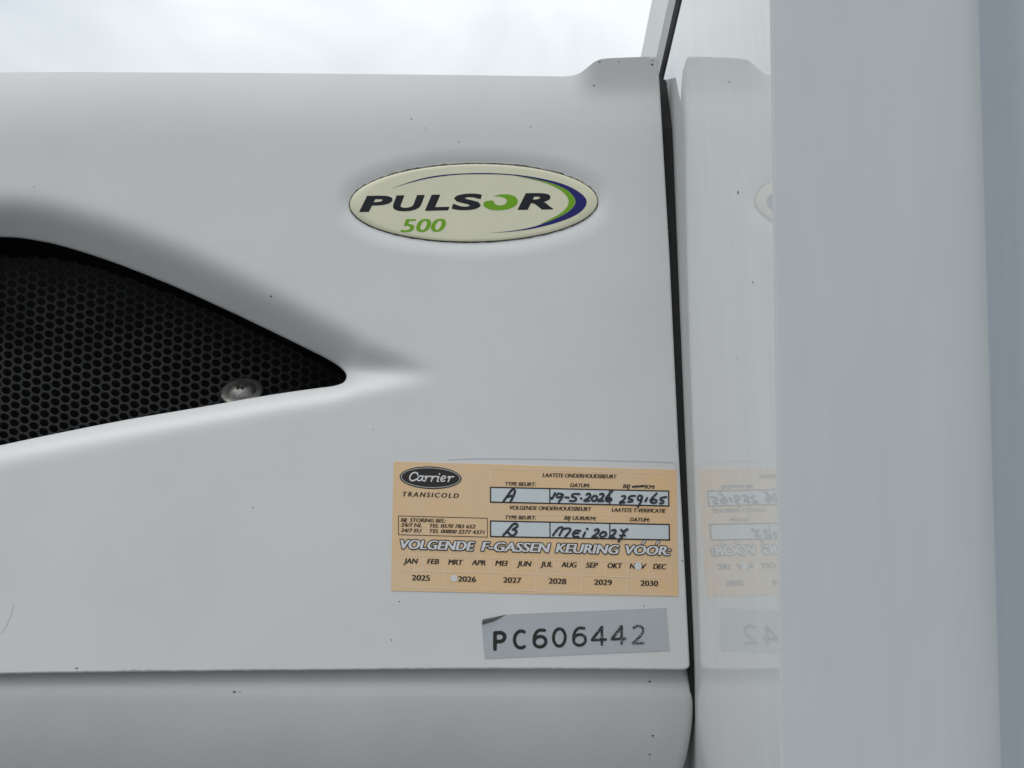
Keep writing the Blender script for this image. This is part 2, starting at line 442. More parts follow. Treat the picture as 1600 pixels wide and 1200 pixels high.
# edge walls running back from the outline
idx = {(round(p[0], 3), round(p[1], 3)): i for i, p in enumerate(vs)}
verts = list(P3); faces = list(TR); normals = list(NR)
def wall_from(loop, back):
    m = len(loop); first = len(verts)
    for i in range(m):
        p = P3[idx[(round(loop[i][0], 3), round(loop[i][1], 3))]] if (round(loop[i][0], 3), round(loop[i][1], 3)) in idx else cpos(*loop[i])
        a = Vector(loop[i - 1]); c = Vector(loop[(i + 1) % m]); t = (c - a).normalized()
        nn = Vector((t.y, 0, t.x)); 
        q = Vector((p.x, p.y + back * U, p.z))
        verts.append(p.copy()); verts.append(q)
        # outward normal test
        test = (loop[i][0] + t.y * 0.5, loop[i][1] - t.x * 0.5)
        if inside(test[0], test[1], loop): nn.negate()
        normals.append(nn); normals.append(nn)
    for i in range(m):
        j = (i + 1) % m
        faces.append((first + 2 * i, first + 2 * j, first + 2 * j + 1, first + 2 * i + 1))
wall_from(OUT, 40)
cover = obj('side_cover', verts, faces, M['cover'], unit, smooth=True, normals=normals)

# black liner inside the vent opening
GY = 140.0
m = len(VENT_R); lv = []; lf = []
for (x, y) in VENT_R:
    p = cpos(x, y); lv += [p + Vector((0, 0.0002, 0)), Vector((p.x, (GY + 12) * U, p.z))]
for i in range(m):
    j = (i + 1) % m; lf.append((2 * i, 2 * j, 2 * j + 1, 2 * i + 1))
obj('vent_liner', lv, lf, M['black'], unit, smooth=True)

# honeycomb grille
ga, gb = Vector((15.8, -4.7)), Vector((15.0, 9.2))
def lat(q):      # regular hexagonal coordinates -> photo pixels
    u = q[0] - q[1] / math.sqrt(3); w_ = q[1] * 2 / math.sqrt(3)
    return ga * u + (gb) * w_ if False else Vector((0, 0)) + ga * u + (gb - ga) * 0 + gb * w_
# regular lattice vectors A=(1,0), B=(1/2,sqrt3/2); ga<->A, gb<->B
gm = MB(); nseg = 12; k12 = [2 * math.pi * k / nseg for k in range(nseg)]
hexr = 1 / math.sqrt(3)
def hex_pt(a):   # hexagon of the Voronoi cell (flat sides towards the neighbours at 0,60,120 deg)
    b = (a + math.pi / 6) % (math.pi / 3) - math.pi / 6
    rr = 0.5 / math.cos(b); return (rr * math.cos(a), rr * math.sin(a))
for i in range(-60, 80):
    for j in range(-60, 80):
        c = Vector((200, 540)) + ga * i + gb * j
        if not (-385 < c.x < 590 and 345 < c.y < 790): continue
        if not (inside(c.x, c.y, VENT) or seg_dist(c.x, c.y, VENT_R) < 30): continue
        ring_o = []; ring_i = []; ring_b = []
        for a in k12:
            a2 = a
            hx = hex_pt(a2); ho = lat(hx); q = c + ho; ring_o.append(at(q.x, q.y, GY))
            hi_ = lat((0.405 * math.cos(a2), 0.405 * math.sin(a2))); q = c + hi_
            p = at(q.x, q.y, GY + 0.6); ring_i.append(p); ring_b.append(Vector((p.x, p.y + 2.5 * U, p.z)))
        vsn = ring_o + ring_i + ring_b; fsn = []
        for k in range(nseg):
            k2 = (k + 1) % nseg
            fsn.append((k, k2, nseg + k2, nseg + k)); fsn.append((nseg + k, nseg + k2, 2 * nseg + k2, 2 * nseg + k))
        gm.add(vsn, fsn)
gm.build('vent_grille', M['grille'], unit)

# black box closing the unit; its colour stands for the unlit void inside
def box(mb, x0, x1, y0, y1, z0, z1):
    v = [Vector((x, y, z)) for x in (x0, x1) for y in (y0, y1) for z in (z0, z1)]
    mb.add(v, [(0, 1, 3, 2), (4, 6, 7, 5), (0, 4, 5, 1), (2, 3, 7, 6), (0, 2, 6, 4), (1, 5, 7, 3)])
tl = at(-470, 190, 0); br = at(1040, 1260, 0)
mb = MB(); box(mb, tl.x, XW - 8 * U, 0.085, 0.30, br.z, tl.z); mb.build('void_backing', M['black'], unit)

# flange screw
def lathe(profile, seg=40):
    v = []; f = []
    for k in range(seg):
        a = 2 * math.pi * k / seg
        for r, z in profile: v.append(Vector((r * math.cos(a), r * math.sin(a), z)))
    n = len(profile)
    for k in range(seg):
        k2 = (k + 1) % seg
        for i in range(n - 1): f.append((k * n + i, k2 * n + i, k2 * n + i + 1, k * n + i + 1))
    return v, f
sc = at(378, 611, 104); su = U * 1.06
axis = Vector((0.02, -math.cos(math.radians(40)), math.sin(math.radians(40)))).normalized()
Q = axis.to_track_quat('Z', 'Y').to_matrix()
def screw_pts(v): return [sc + Q @ (p * su) for p in v]
dome = [(0.0, 11.3), (6, 11.0), (10, 10.2), (15, 8.2), (19.5, 5.2), (22.0, 2.6), (23, 1.4)]
flange = [(22.0, 1.6), (27, 1.4), (31, 0.9), (33, 0.0), (33, -2.2), (31, -3), (9, -3), (9, -60), (0, -60)]
v, f = lathe(dome); screw = obj('screw', screw_pts(v), f, M['steel'], unit, smooth=True)
v, f = lathe(flange); o = obj('flange', screw_pts(v), f, M['steel'], screw, smooth=True)
st = []
for k in range(24):
    a = 2 * math.pi * k / 24; r = 8.6 + 2.3 * math.cos(6 * a); st.append(Vector((r * math.cos(a), r * math.sin(a), 11.6)))
stb = [Vector((p.x * 0.8, p.y * 0.8, 11.2)) for p in st]
v = st + stb; f = [tuple(range(24, 48))] + [(k, (k + 1) % 24, 24 + (k + 1) % 24, 24 + k) for k in range(24)]
obj('drive_recess', screw_pts(v), f, M['recess'], screw)  # black star laid on the dome; the socket's shade is put into its colour

# lower housing under the cover lip
LO_R = catmull([(1078, 1036), (1081, 1052), (1082.5, 1075), (1082.5, 1110), (1080, 1140), (1074.5, 1172), (1067, 1200), (1050, 1235), (1020, 1268)], 4)
def lo_prof(y):
    d = 9 - 9.0 * smoothstep(1048, 1090, y)
    if y > 1085: d += 24 * ((y - 1085) / 150.0) ** 2
    return d
gx = [-480 + 20 * k for k in range(73)]
rows_ = [p[1] for p in LO_R]
lv = []; nx = 60
for (xr, y) in LO_R:
    for k in range(nx + 1):
        t = k / nx; t2 = 1 - (1 - t) ** 2.2
        x = -480 + (xr + 480) * t2
        e = xr - x; r = 11.0
        roll = 0 if e > r else 8.0 * (1 - math.sqrt(max(0, 1 - (1 - e / r) ** 2)))
        lv.append(at(x, y, lo_prof(y) + roll))
lf = [(r * (nx + 1) + k, r * (nx + 1) + k + 1, (r + 1) * (nx + 1) + k + 1, (r + 1) * (nx + 1) + k) for r in range(len(LO_R) - 1) for k in range(nx)]
nb = len(lv)
for r in range(len(LO_R)):
    p = lv[r * (nx + 1) + nx]; lv.append(Vector((p.x - 0.002, p.y + 60 * U, p.z)))
for r in range(len(LO_R) - 1):
    lf.append((r * (nx + 1) + nx, nb + r, nb + r + 1, (r + 1) * (nx + 1) + nx))
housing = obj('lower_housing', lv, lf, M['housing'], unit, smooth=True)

# black seal in the gap between cover and wall
sl = []
for (xa, y, df) in ((1026, 121, 62), (1029, 200, 18), (1046, 500, 7), (1060, 800, 6), (1071, 1000, 7), (1078, 1075, 14), (1079, 1130, 24)):
    df -= crown(y); a = at(xa, y, df); b = at(xa, y, 110)
    sl += [a, Vector((XW - 0.0003, a.y, a.z + (-0.0015 if y < 130 else 0))), Vector((XW - 0.0003, b.y, a.z)), Vector((a.x, b.y, a.z))]
f = [(0, 1, 2, 3)]
for r in range(6):
    for k in range(4): f.append((r * 4 + k, r * 4 + (k + 1) % 4, r * 4 + 4 + (k + 1) % 4, r * 4 + 4 + k))
obj('edge_seal', sl, f, M['rubber'], unit)

# small dirt flecks and chips on the mouldings
for (x, y, a, b, r) in [(q[0], q[1], q[2] * .8, q[3] * .8, q[4]) for q in ((928, 133.5, 2.2, 1.3, 0.1), (937, 97, 2.4, 0.9, 0), (967, 97, 1.3, 0.9, 0), (1019, 101, 2.4, 1.4, 0.6), (1020, 95, 2.0, 0.9, 0.2), (423.5, 463, 2.6, 1.2, 0.2),
                        (395, 793, 1.3, 1.2, 0), (1045, 361, 1.4, 2.4, 0), (643, 186, 2.0, 0.9, 0.5), (665, 200, 1.4, 0.7, 0), (829, 198, 1.5, 0.8, 0.3), (717, 222, 1.8, 0.7, 0.5),
                        (566, 342, 1.1, 1.0, 0), (53, 292, 1.2, 1.1, 0), (583, 671, 1.0, 0.8, 0), (624, 940, 1.6, 1.0, 0.5), (612, 1000, 0.8, 2.2, 0), (1006, 947, 0.6, 2.4, 0), (120, 1044, 3.0, 1.3, 0.1), (1066, 876, 1.3, 1.3, 0))]:
    c = [cpos(x + (a * math.cos(t) * math.cos(r) - b * math.sin(t) * math.sin(r)) * random.uniform(0.8, 1.2), y + (a * math.cos(t) * math.sin(r) + b * math.sin(t) * math.cos(r)) * random.uniform(0.8, 1.2)) + Vector((0, -0.00012, 0)) for t in [2 * math.pi * k / 9 for k in range(9)]]
    obj('dirt_fleck', c, [tuple(range(9))], M['fleck'], cover)
for (x, y, a, b) in ((366, 1081, 2.8, 1.2), (375, 1081, 1.0, 0.8), (1015, 1065, 2.8, 1.1), (1020, 1149.5, 1.9, 1.4), (1015, 1179, 1.6, 1.2)):
    c = [at(x + a * math.cos(t), y + b * math.sin(t), lo_prof(y) - 0.8) for t in [2 * math.pi * k / 9 for k in range(9)]]
    obj('dirt_fleck', c, [tuple(range(9))], M['fleck'], housing)

# specks and a smear on the mirror-like wall, a hair on the cover
for (x, y, a, b) in ((1153, 301, 0.8, 3.0), (1176, 441, 0.8, 1.6), (1079 + 60, 128, 0.9, 1.2), (1152, 560, 0.5, 1.4)):
    obj('dirt_fleck', [on_wall(x + a * math.cos(t), y + b * math.sin(t), XW - 0.0001) for t in [2 * math.pi * k / 9 for k in range(9)]], [tuple(range(9))], M['fleck'], front_wall)
hp = catmull([(22, 944), (17, 962), (10, 978), (2, 990)], 6); hv = []
for (x, y) in hp: hv += [cpos(x - 0.45, y) + Vector((0, -0.0001, 0)), cpos(x + 0.45, y) + Vector((0, -0.0001, 0))]
obj('stray_hair', hv, [(2 * i, 2 * i + 1, 2 * i + 3, 2 * i + 2) for i in range(len(hp) - 1)], M['film'], cover)
# ================================================================== lettering helpers
BASE = [lambda y: 0.0]           # depth of the surface a flat sticker lies on
_at = at
def at(px, py, y=0.0): return _at(px, py, y + BASE[0](py))
_fc = {}
def glyphs(txt, shear=0.0, off=0.0, space=1.0):
    key = (txt, shear, off, space)
    if key in _fc: return _fc[key]
    c = bpy.data.curves.new('txt', 'FONT'); c.body = txt; c.size = 1.0; c.shear = shear; c.offset = off; c.space_character = space
    c.fill_mode = 'FRONT'; c.resolution_u = 4
    o = bpy.data.objects.new('txt', c); COL.objects.link(o)
    dg = bpy.context.evaluated_depsgraph_get(); me = bpy.data.meshes.new_from_object(o.evaluated_get(dg))
    v = [(p.co.x, p.co.y) for p in me.vertices]; f = [tuple(p.vertices) for p in me.polygons]
    bpy.data.objects.remove(o); bpy.data.curves.remove(c); bpy.data.meshes.remove(me)
    _fc[key] = (v, f); return v, f
def put_text(mb, txt, x0, y0, x1, y1, cap, depth, shear=0.22, off=0.0, space=1.0, fit=None, bold=0.4, halo=None):
    """write txt with its baseline from photo pixel (x0,y0) to (x1,y1), capitals cap pixels high"""
    v, f = glyphs(txt, shear, off, space)
    hv, _ = glyphs('H', shear, off, 1.0)
    h0, h1 = min(p[1] for p in hv), max(p[1] for p in hv)
    if fit: h0, h1 = min(p[1] for p in v), max(p[1] for p in v)
    a, b = min(p[0] for p in v), max(p[0] for p in v)
    dx, dy = x1 - x0, y1 - y0; ln = math.hypot(dx, dy); nx_, ny_ = dy / ln, -dx / ln
    for k, (ox, oy) in enumerate(halo or ((-bold, 0), (0, 0), (bold, 0))):
        pts = []
        for (x, y) in v:
            u = (x - a) / (b - a); w_ = (y - h0) / (h1 - h0) * cap
            pts.append(at(x0 + dx * u + nx_ * w_ + ox, y0 + dy * u + ny_ * w_ + oy, depth - 0.03 * k))
        mb.add(pts, f)
def ribbon(mb, pts, width, depth, n=5, taper=True):
    """a pen stroke: rounded ribbon along smoothed photo pixels; rises a hair along its length so it never lies in its own plane"""
    p = catmull(pts, n) if len(pts) > 2 else [tuple(q) for q in pts]
    if len(p) == 1: p = [p[0], (p[0][0] + 0.01, p[0][1])]
    m = len(p); Lf = []; Rt = []; vv = []
    for i in range(m):
        a = Vector(p[max(i - 1, 0)]); c = Vector(p[min(i + 1, m - 1)]); t = (c - a)
        t = t.normalized() if t.length > 1e-6 else Vector((1, 0))
        nn = Vector((-t.y, t.x)); ww = width / 2 * (width and 1)
        if taper: ww *= 0.82 + 0.3 * math.sin(i * 1.7 + p[0][0])**2
        d = depth - 0.12 * i / m
        q = Vector(p[i]); vv += [at(*(q + nn * ww), d), at(*(q - nn * ww), d)]
    f = [(2 * i, 2 * i + 1, 2 * i + 3, 2 * i + 2) for i in range(m - 1)]
    mb.add(vv, f)
    for e, d in ((p[0], depth + 0.03), (p[-1], depth - 0.15)):
        r = width / 2 * 0.98
        mb.add([at(e[0] + r * math.cos(2 * math.pi * k / 10), e[1] + r * math.sin(2 * math.pi * k / 10), d) for k in range(10)], [tuple(range(10))])
def poly(mb, pts, depth):
    """flat printed shape with any outline"""
    vs, es, fs, _, _, _ = geometry.delaunay_2d_cdt([Vector(p) for p in pts], [(i, (i + 1) % len(pts)) for i in range(len(pts))], [], 1, 1e-5)
    mb.add([at(q.x, q.y, depth) for q in vs], [tuple(t) for t in fs])
def bar(mb, x0, y0, x1, y1, wd, depth):
    dx, dy = x1 - x0, y1 - y0; l_ = math.hypot(dx, dy); nx_, ny_ = -dy / l_ * wd / 2, dx / l_ * wd / 2
    mb.add([at(x0 + nx_, y0 + ny_, depth), at(x1 + nx_, y1 + ny_, depth), at(x1 - nx_, y1 - ny_, depth), at(x0 - nx_, y0 - ny_, depth)], [(0, 1, 2, 3)])
def slab(name, pts, depth, thick, m, parent=None, bev=0.0):
    """thin plate with a real edge; front face at depth"""
    vs, es, fs, _, _, _ = geometry.delaunay_2d_cdt([Vector(p) for p in pts], [(i, (i + 1) % len(pts)) for i in range(len(pts))], [], 1, 1e-5)
    v = [at(q.x, q.y, depth) for q in vs]; f = [tuple(t) for t in fs]; n0 = len(v)
    ring = [at(p[0], p[1], depth) for p in pts]; k = len(pts)
    v += ring + [q + Vector((0, thick * U, 0)) for q in ring]
    f += [(n0 + i, n0 + (i + 1) % k, n0 + k + (i + 1) % k, n0 + k + i) for i in range(k)]
    return obj(name, v, f, m, parent)

# ================================================================== oval badge
def ell(a, b, n=96, c=BC, rot=BROT):
    cs, sn = math.cos(rot), math.sin(rot)
    return [(c[0] + a * math.cos(t) * cs - b * math.sin(t) * sn, c[1] + a * math.cos(t) * sn + b * math.sin(t) * cs) for t in [2 * math.pi * k / n for k in range(n)]]
BS = 2 * CK * (BC[1] - 480) / 420.0 ** 2
BASE[0] = lambda y: -(crown(BC[1]) + BS * (y - BC[1]))
BH = 5.0
BY = BH - 3.5            # front of the plate
rg = []; rf = []; nr = 96
prof = [(1.0, 3.4), (0.998, 1.4), (0.992, 0.5), (0.98, 0.12), (0.9, 0.0), (0.6, 0.0), (0.3, 0.0)]
for (k_, d_) in prof: rg += [at(p[0], p[1], BY + d_) for p in ell(BA - 1.2 - (1 - k_) * 60 if k_ > 0.95 else BA * k_, BB - 1.2 - (1 - k_) * 60 if k_ > 0.95 else BB * k_)]
for r in range(len(prof) - 1):
    for i in range(nr): rf.append((r * nr + i, r * nr + (i + 1) % nr, (r + 1) * nr + (i + 1) % nr, (r + 1) * nr + i))
rf.append(tuple((len(prof) - 1) * nr + i for i in range(nr)))
badge = obj('oval_badge', rg, rf, M['cream'], None, smooth=True)
tag(badge, 'cream oval badge with black italic lettering and blue green swoosh, above the peach sticker', 'badge')
# grubby line round the plate
mb = MB(); A = ell(BA + 0.6, BB + 0.6, 160); B = ell(BA - 1.8, BB - 1.8, 160)
A = [(p[0] + random.uniform(-.5, .5), p[1] + random.uniform(-.5, .7) - (random.choice((0, 0, 0.4, 1.0)) if p[1] < 300 else 0)) for p in A]
mb.add([at(p[0], p[1], BY + 2.6) for p in A] + [at(p[0], p[1], BY + 1.6) for p in B], [(i, (i + 1) % 160, 160 + (i + 1) % 160, 160 + i) for i in range(160)])
mb.build('dirty_rim', M['dirt'], badge)
def bz(pts): return [(p[0] / 3.6364 + 520, p[1] / 3.6364 + 230) for p in pts]
BP = BY - 0.25
for ch, x0, x1, y0, y1 in (('P', 150, 340, 367, 278), ('U', 343, 524, 364, 275), ('L', 524, 663, 360, 272), ('S', 676, 848, 358, 266), ('R', 1050, 1254, 355, 263)):
    (a, b), (c, d) = bz([(x0, y0), (x1, y0 - 3)])
    mb = MB(); put_text(mb, ch, a + 0.8, b, c - 0.8, d, (y0 - y1) / 3.6364, BP, shear=0.20 if ch != 'S' else 0.1, off=0.030, fit=True, halo=[(-0.8, 0.3), (-0.8, -0.3), (0.8, 0.3), (0.8, -0.3)])
    mb.build('letter', M['navy_text'], badge)
mb = MB()
poly(mb, bz(catmull([(912, 277), (960, 268), (1008, 270), (1040, 284), (1051, 306), (1040, 330), (1005, 349), (950, 358), (900, 355), (866, 341), (855, 321), (868, 306)], 4) + catmull([(912, 302), (918, 318), (940, 330), (970, 328), (988, 312), (985, 295), (965, 284), (940, 279)], 4)), BP)
mb.build('green_letter', M['green'], badge)
mb = MB(); a = bz([(388, 482), (640, 479)]); put_text(mb, '500', *a[0], *a[1], 20.0, BP, shear=0.22, bold=1.0)
mb.build('number', M['green'], badge)
mb = MB()
blue_o = catmull([(325, 238), (430, 200), (550, 168), (700, 151), (900, 147), (1100, 163), (1290, 203), (1400, 255), (1443, 310), (1405, 370), (1300, 420), (1150, 460), (1010, 480), (890, 486)], 5)
blue_i = catmull([(890, 486), (1010, 476), (1130, 454), (1250, 413), (1340, 365), (1379, 310), (1340, 250), (1250, 207), (1130, 177), (1000, 158), (850, 153), (700, 157), (560, 174), (435, 203), (325, 238)], 5)
poly(mb, bz(blue_o[:-1] + blue_i[:-1]), BP); mb.build('blue_swoosh', M['blue'], badge)
mb = MB()
g_o = catmull([(1040, 164), (1130, 178), (1250, 208.5), (1339, 251), (1377, 310), (1338, 364), (1250, 412), (1170, 440)], 5)
g_i = catmull([(1170, 440), (1240, 406), (1312, 362), (1340, 310), (1312, 258), (1235, 213), (1140, 184), (1040, 164)], 5)
poly(mb, bz(g_o[:-1] + g_i[:-1]), BP - 0.12); mb.build('green_swoosh', M['green'], badge)

# ================================================================== service sticker
# the moulding is flat here: seat the sticker in its plane
BASE[0] = lambda y: -crown(max(y, 680.0))
SD = -0.6
sticker = slab('service_sticker', [(615, 721), (760, 725), (900, 729.5), (1057, 734), (1058.5, 830), (1060, 932), (840, 928), (611, 923), (613, 820)], SD, 2.0, M['paper'])
tag(sticker, 'peach maintenance sticker with handwritten dates in white boxes, above the silver label', 'sticker')
SP = SD - 0.25
mb = MB()
# pale rules
ln = 0.0294
for x in (625, 661, 695, 731, 766, 802, 838, 873, 909, 945, 980, 1014, 1047):
    y0 = 867 + (x - 625) * ln; bar(mb, x, y0, x + 0.2, y0 + 24, 1.0, SP)
for x in (625, 694, 765, 836, 908, 979, 1047):
    y0 = 891 + (x - 625) * ln; bar(mb, x, y0 + 0.6, x + 0.3, y0 + 26, 1.0, SP)
for y in (867, 891, 917): bar(mb, 625, y, 1048, y + 423 * ln, 1.1, SP - 0.06)
for x, ya, yb in ((766, 733, 759), (766, 787, 812), (1047, 739, 766), (1047, 793, 818), (952, 793, 818)): bar(mb, x, ya, x + 0.2, yb, 0.9, SP)
bar(mb, 766, 732.5, 1047, 740, 0.9, SP - 0.06); bar(mb, 766, 803.5, 1047, 806.5, 0.8, SP - 0.06)
mb.build('calendar_grid', M['paper_line'], sticker)
# entry boxes
def entry_box(c, div, wd=2.0):
    tl, tr, br, bl = c
    fm_ = MB()
    poly(fm_, [(tl[0] + 1, tl[1] + 1), (tr[0] - 1, tr[1] + 1), (br[0] - 1, br[1] - 1), (bl[0] + 1, bl[1] - 1)], SP - 0.05)
    b = fm_.build('entry_box', M['paper_white'], sticker)
    fr_ = MB()
    h = wd / 2
    bar(fr_, tl[0], tl[1] + h, tr[0], tr[1] + h, wd, SP - 0.22); bar(fr_, bl[0], bl[1] - h, br[0], br[1] - h, wd, SP - 0.22)
    for (x, ta, tb) in [(tl[0] + h, tl[1], bl[1]), (tr[0] - h, tr[1], br[1])] + div: bar(fr_, x, ta + 1, x + 0.15, tb - 1, wd * 0.95, SP - 0.30)
    fr_.build('frame', M['print'], b); return b
entry_box(((765.4, 760.4), (1045.8, 766.4), (1046, 791.6), (765.4, 785.4)), [(859, 762.5, 787.4), (952.4, 764.4, 789.4)])
entry_box(((765.5, 813), (1046.6, 818.6), (1047.2, 844.6), (765.5, 839.2)), [(859.3, 815, 841), (952.8, 817, 843)])
# printed words
mb = MB()
T = [('LAATSTE ONDERHOUDSBEURT', 848, 745.2, 963.6, 747.6, 6.0), ('TYPE BEURT:', 789.6, 758.8, 837, 759.6, 5.8), ('DATUM:', 891, 760.8, 921.4, 761.6, 5.8), ('BIJ', 973.4, 762.4, 984.4, 762.7, 5.8), ('KM:', 1008, 763.4, 1023.4, 763.8, 5.8),
     ('VOLGENDE ONDERHOUDSBEURT', 796.4, 796, 924, 798.4, 6.0), ('LAATSTE T-VERIFICATIE', 956, 799.6, 1040, 801.2, 6.0), ('TYPE BEURT:', 789.6, 811.2, 837, 811.8, 5.8), ('BIJ UUR/KM:', 881.4, 812, 931.6, 813.2, 5.8), ('DATUM:', 984.4, 814.6, 1015, 815.2, 5.8),
     ('BIJ  STORING BEL:', 626.4, 815, 696.4, 816.4, 5.6), ('24/7 NL', 626.4, 822.8, 659, 823.4, 5.6), ('TEL 0570 783 652', 671, 824, 742.4, 825.6, 5.6), ('24/7 EU', 626.4, 831.2, 658.4, 831.8, 5.6), ('TEL 00800 2277 4371', 671, 832.2, 757, 834.6, 5.6),
     ('JAN', 630.6, 880, 652.8, 880.7, 8), ('FEB', 667.5, 880.9, 685.5, 881.4, 8), ('MRT', 700.5, 882, 723, 882.7, 8), ('APR', 737, 882.8, 758.4, 883.4, 8), ('MEI', 774, 883.7, 793, 884.2, 8), ('JUN', 808, 884.4, 830, 885, 8), ('JUL', 844.5, 885.2, 863, 885.8, 8),
     ('AUG', 877, 886, 901, 886.7, 8), ('SEP', 915.6, 886.8, 934, 887.4, 8), ('OKT', 949.5, 887.5, 972, 888.2, 8), ('N', 984, 888.4, 992.4, 888.6, 8), ('V', 1001.6, 888.8, 1009.6, 889, 8), ('DEC', 1020.6, 889, 1040.7, 889.6, 8)]
for (t, x0, y0, x1, y1, c) in T: put_text(mb, t, x0, y0, x1, y1, c, SP - 0.1, shear=0.2, bold=0.35 if c < 7 else 0.5)
for (t, x0, y0, x1, y1) in (('2025', 643.8, 906.6, 671.4, 907.4), ('2026', 715.8, 908.6, 743.4, 909.4), ('2027', 786.6, 910.2, 814, 911), ('2028', 857.4, 911.8, 884.4, 912.6), ('2029', 928.5, 913.6, 955.8, 914.4), ('2030', 1001, 915.2, 1028, 916)):
    put_text(mb, t, x0, y0, x1, y1, 8.4, SP - 0.1, shear=0.0, bold=0.5)
put_text(mb, 'TRANSICOLD', 629, 775.4, 716.6, 778.2, 7.2, SP - 0.1, shear=0.2, bold=0.42, space=1.35)
mb.build('printed_text', M['print'], sticker)
mb = MB(); c = ((622.6, 806), (761.6, 809.8), (761.6, 839.2), (622.6, 835.4))
for a, b in zip(c, c[1:] + c[:1]): bar(mb, *a, *b, 1.0, SP - (0.1 if abs(a[0] - b[0]) > 5 else 0.16))
mb.build('phone_box', M['print'], sticker)
# outlined heading
H = [('VOLGENDE', 624.8, 858.6, 742.4, 861.8), ('F-GASSEN', 751, 862, 860.6, 864.6), ('KEURING', 867.2, 864.6, 968.2, 867.2), ('VOOR:', 976.4, 867.2, 1048.6, 869.2)]
ACC = [((1003.5, 849.5), (1007.5, 845.2)), ((1025.5, 850.2), (1029.5, 846.0))]
ring8 = [(1.6 * math.cos(k * math.pi / 5), 1.6 * math.sin(k * math.pi / 5)) for k in range(10)]
mb = MB()
for (t, x0, y0, x1, y1) in H: put_text(mb, t, x0 + 1.4, y0 - 1.5, x1 - 1.4, y1 - 1.5, 13.9, SP - 0.1, shear=0.2, halo=[(p[0] + b_, p[1]) for p in ring8 for b_ in (-0.9, 0.9)])
for a, b in ACC: ribbon(mb, [a, b], 4.4, SP - 0.1, taper=False)
o = mb.build('heading_outline', M['print'], sticker)
mb = MB()
for (t, x0, y0, x1, y1) in H: put_text(mb, t, x0 + 1.4, y0 - 1.5, x1 - 1.4, y1 - 1.5, 13.9, SP - 1.0, shear=0.2, bold=1.0)
for a, b in ACC: ribbon(mb, [a, b], 2.2, SP - 1.0, taper=False)
mb.build('heading', M['white_print'], sticker)
# logo
LC = (672.8, 746.4); lr = math.radians(2.0)
mb = MB(); poly(mb, ell(48.4, 17.6, 64, LC, lr), SP - 0.08); logo = mb.build('logo', M['print'], sticker)
mb = MB(); A = ell(46.6, 15.9, 64, LC, lr); B = ell(45.2, 14.7, 64, LC, lr)
mb.add([at(p[0], p[1], SP - 0.2) for p in A + B], [(i, (i + 1) % 64, 64 + (i + 1) % 64, 64 + i) for i in range(64)]); mb.build('logo_ring', M['silver_print'], logo)
mb = MB()
def lz(pts): return [(p[0] / 10 + 610, p[1] / 10 + 720) for p in pts]
r1 = [[(535, 250), (562, 243), (540, 318)], [(552, 285), (585, 245), (625, 243)]]
strokes = [([(428, 222), (415, 190), (365, 185), (318, 222), (302, 272), (325, 308), (372, 306), (412, 284)], 2.2), ([(505, 243), (462, 237), (430, 272), (430, 306), (465, 308), (502, 262)], 1.9), ([(512, 236), (494, 296), (520, 312)], 2.0)]
for dx in (0, 98): strokes += [([(p[0] + dx, p[1] + dx * 0.02) for p in q], 2.0) for q in r1]
strokes += [([(735, 255), (758, 246), (732, 312), (752, 322)], 2.0), ([(767, 205)], 2.6), ([(798, 288), (852, 272), (858, 244), (822, 240), (790, 278), (798, 320), (848, 312)], 1.9)]
strokes += [([(p[0] + 363, p[1] + 6) for p in q], 2.0) for q in r1]
for i, (q, wd) in enumerate(strokes): ribbon(mb, lz(q), wd, SP - 0.2 - 0.02 * i, taper=False)
mb.build('logo_lettering', M['white_print'], logo)
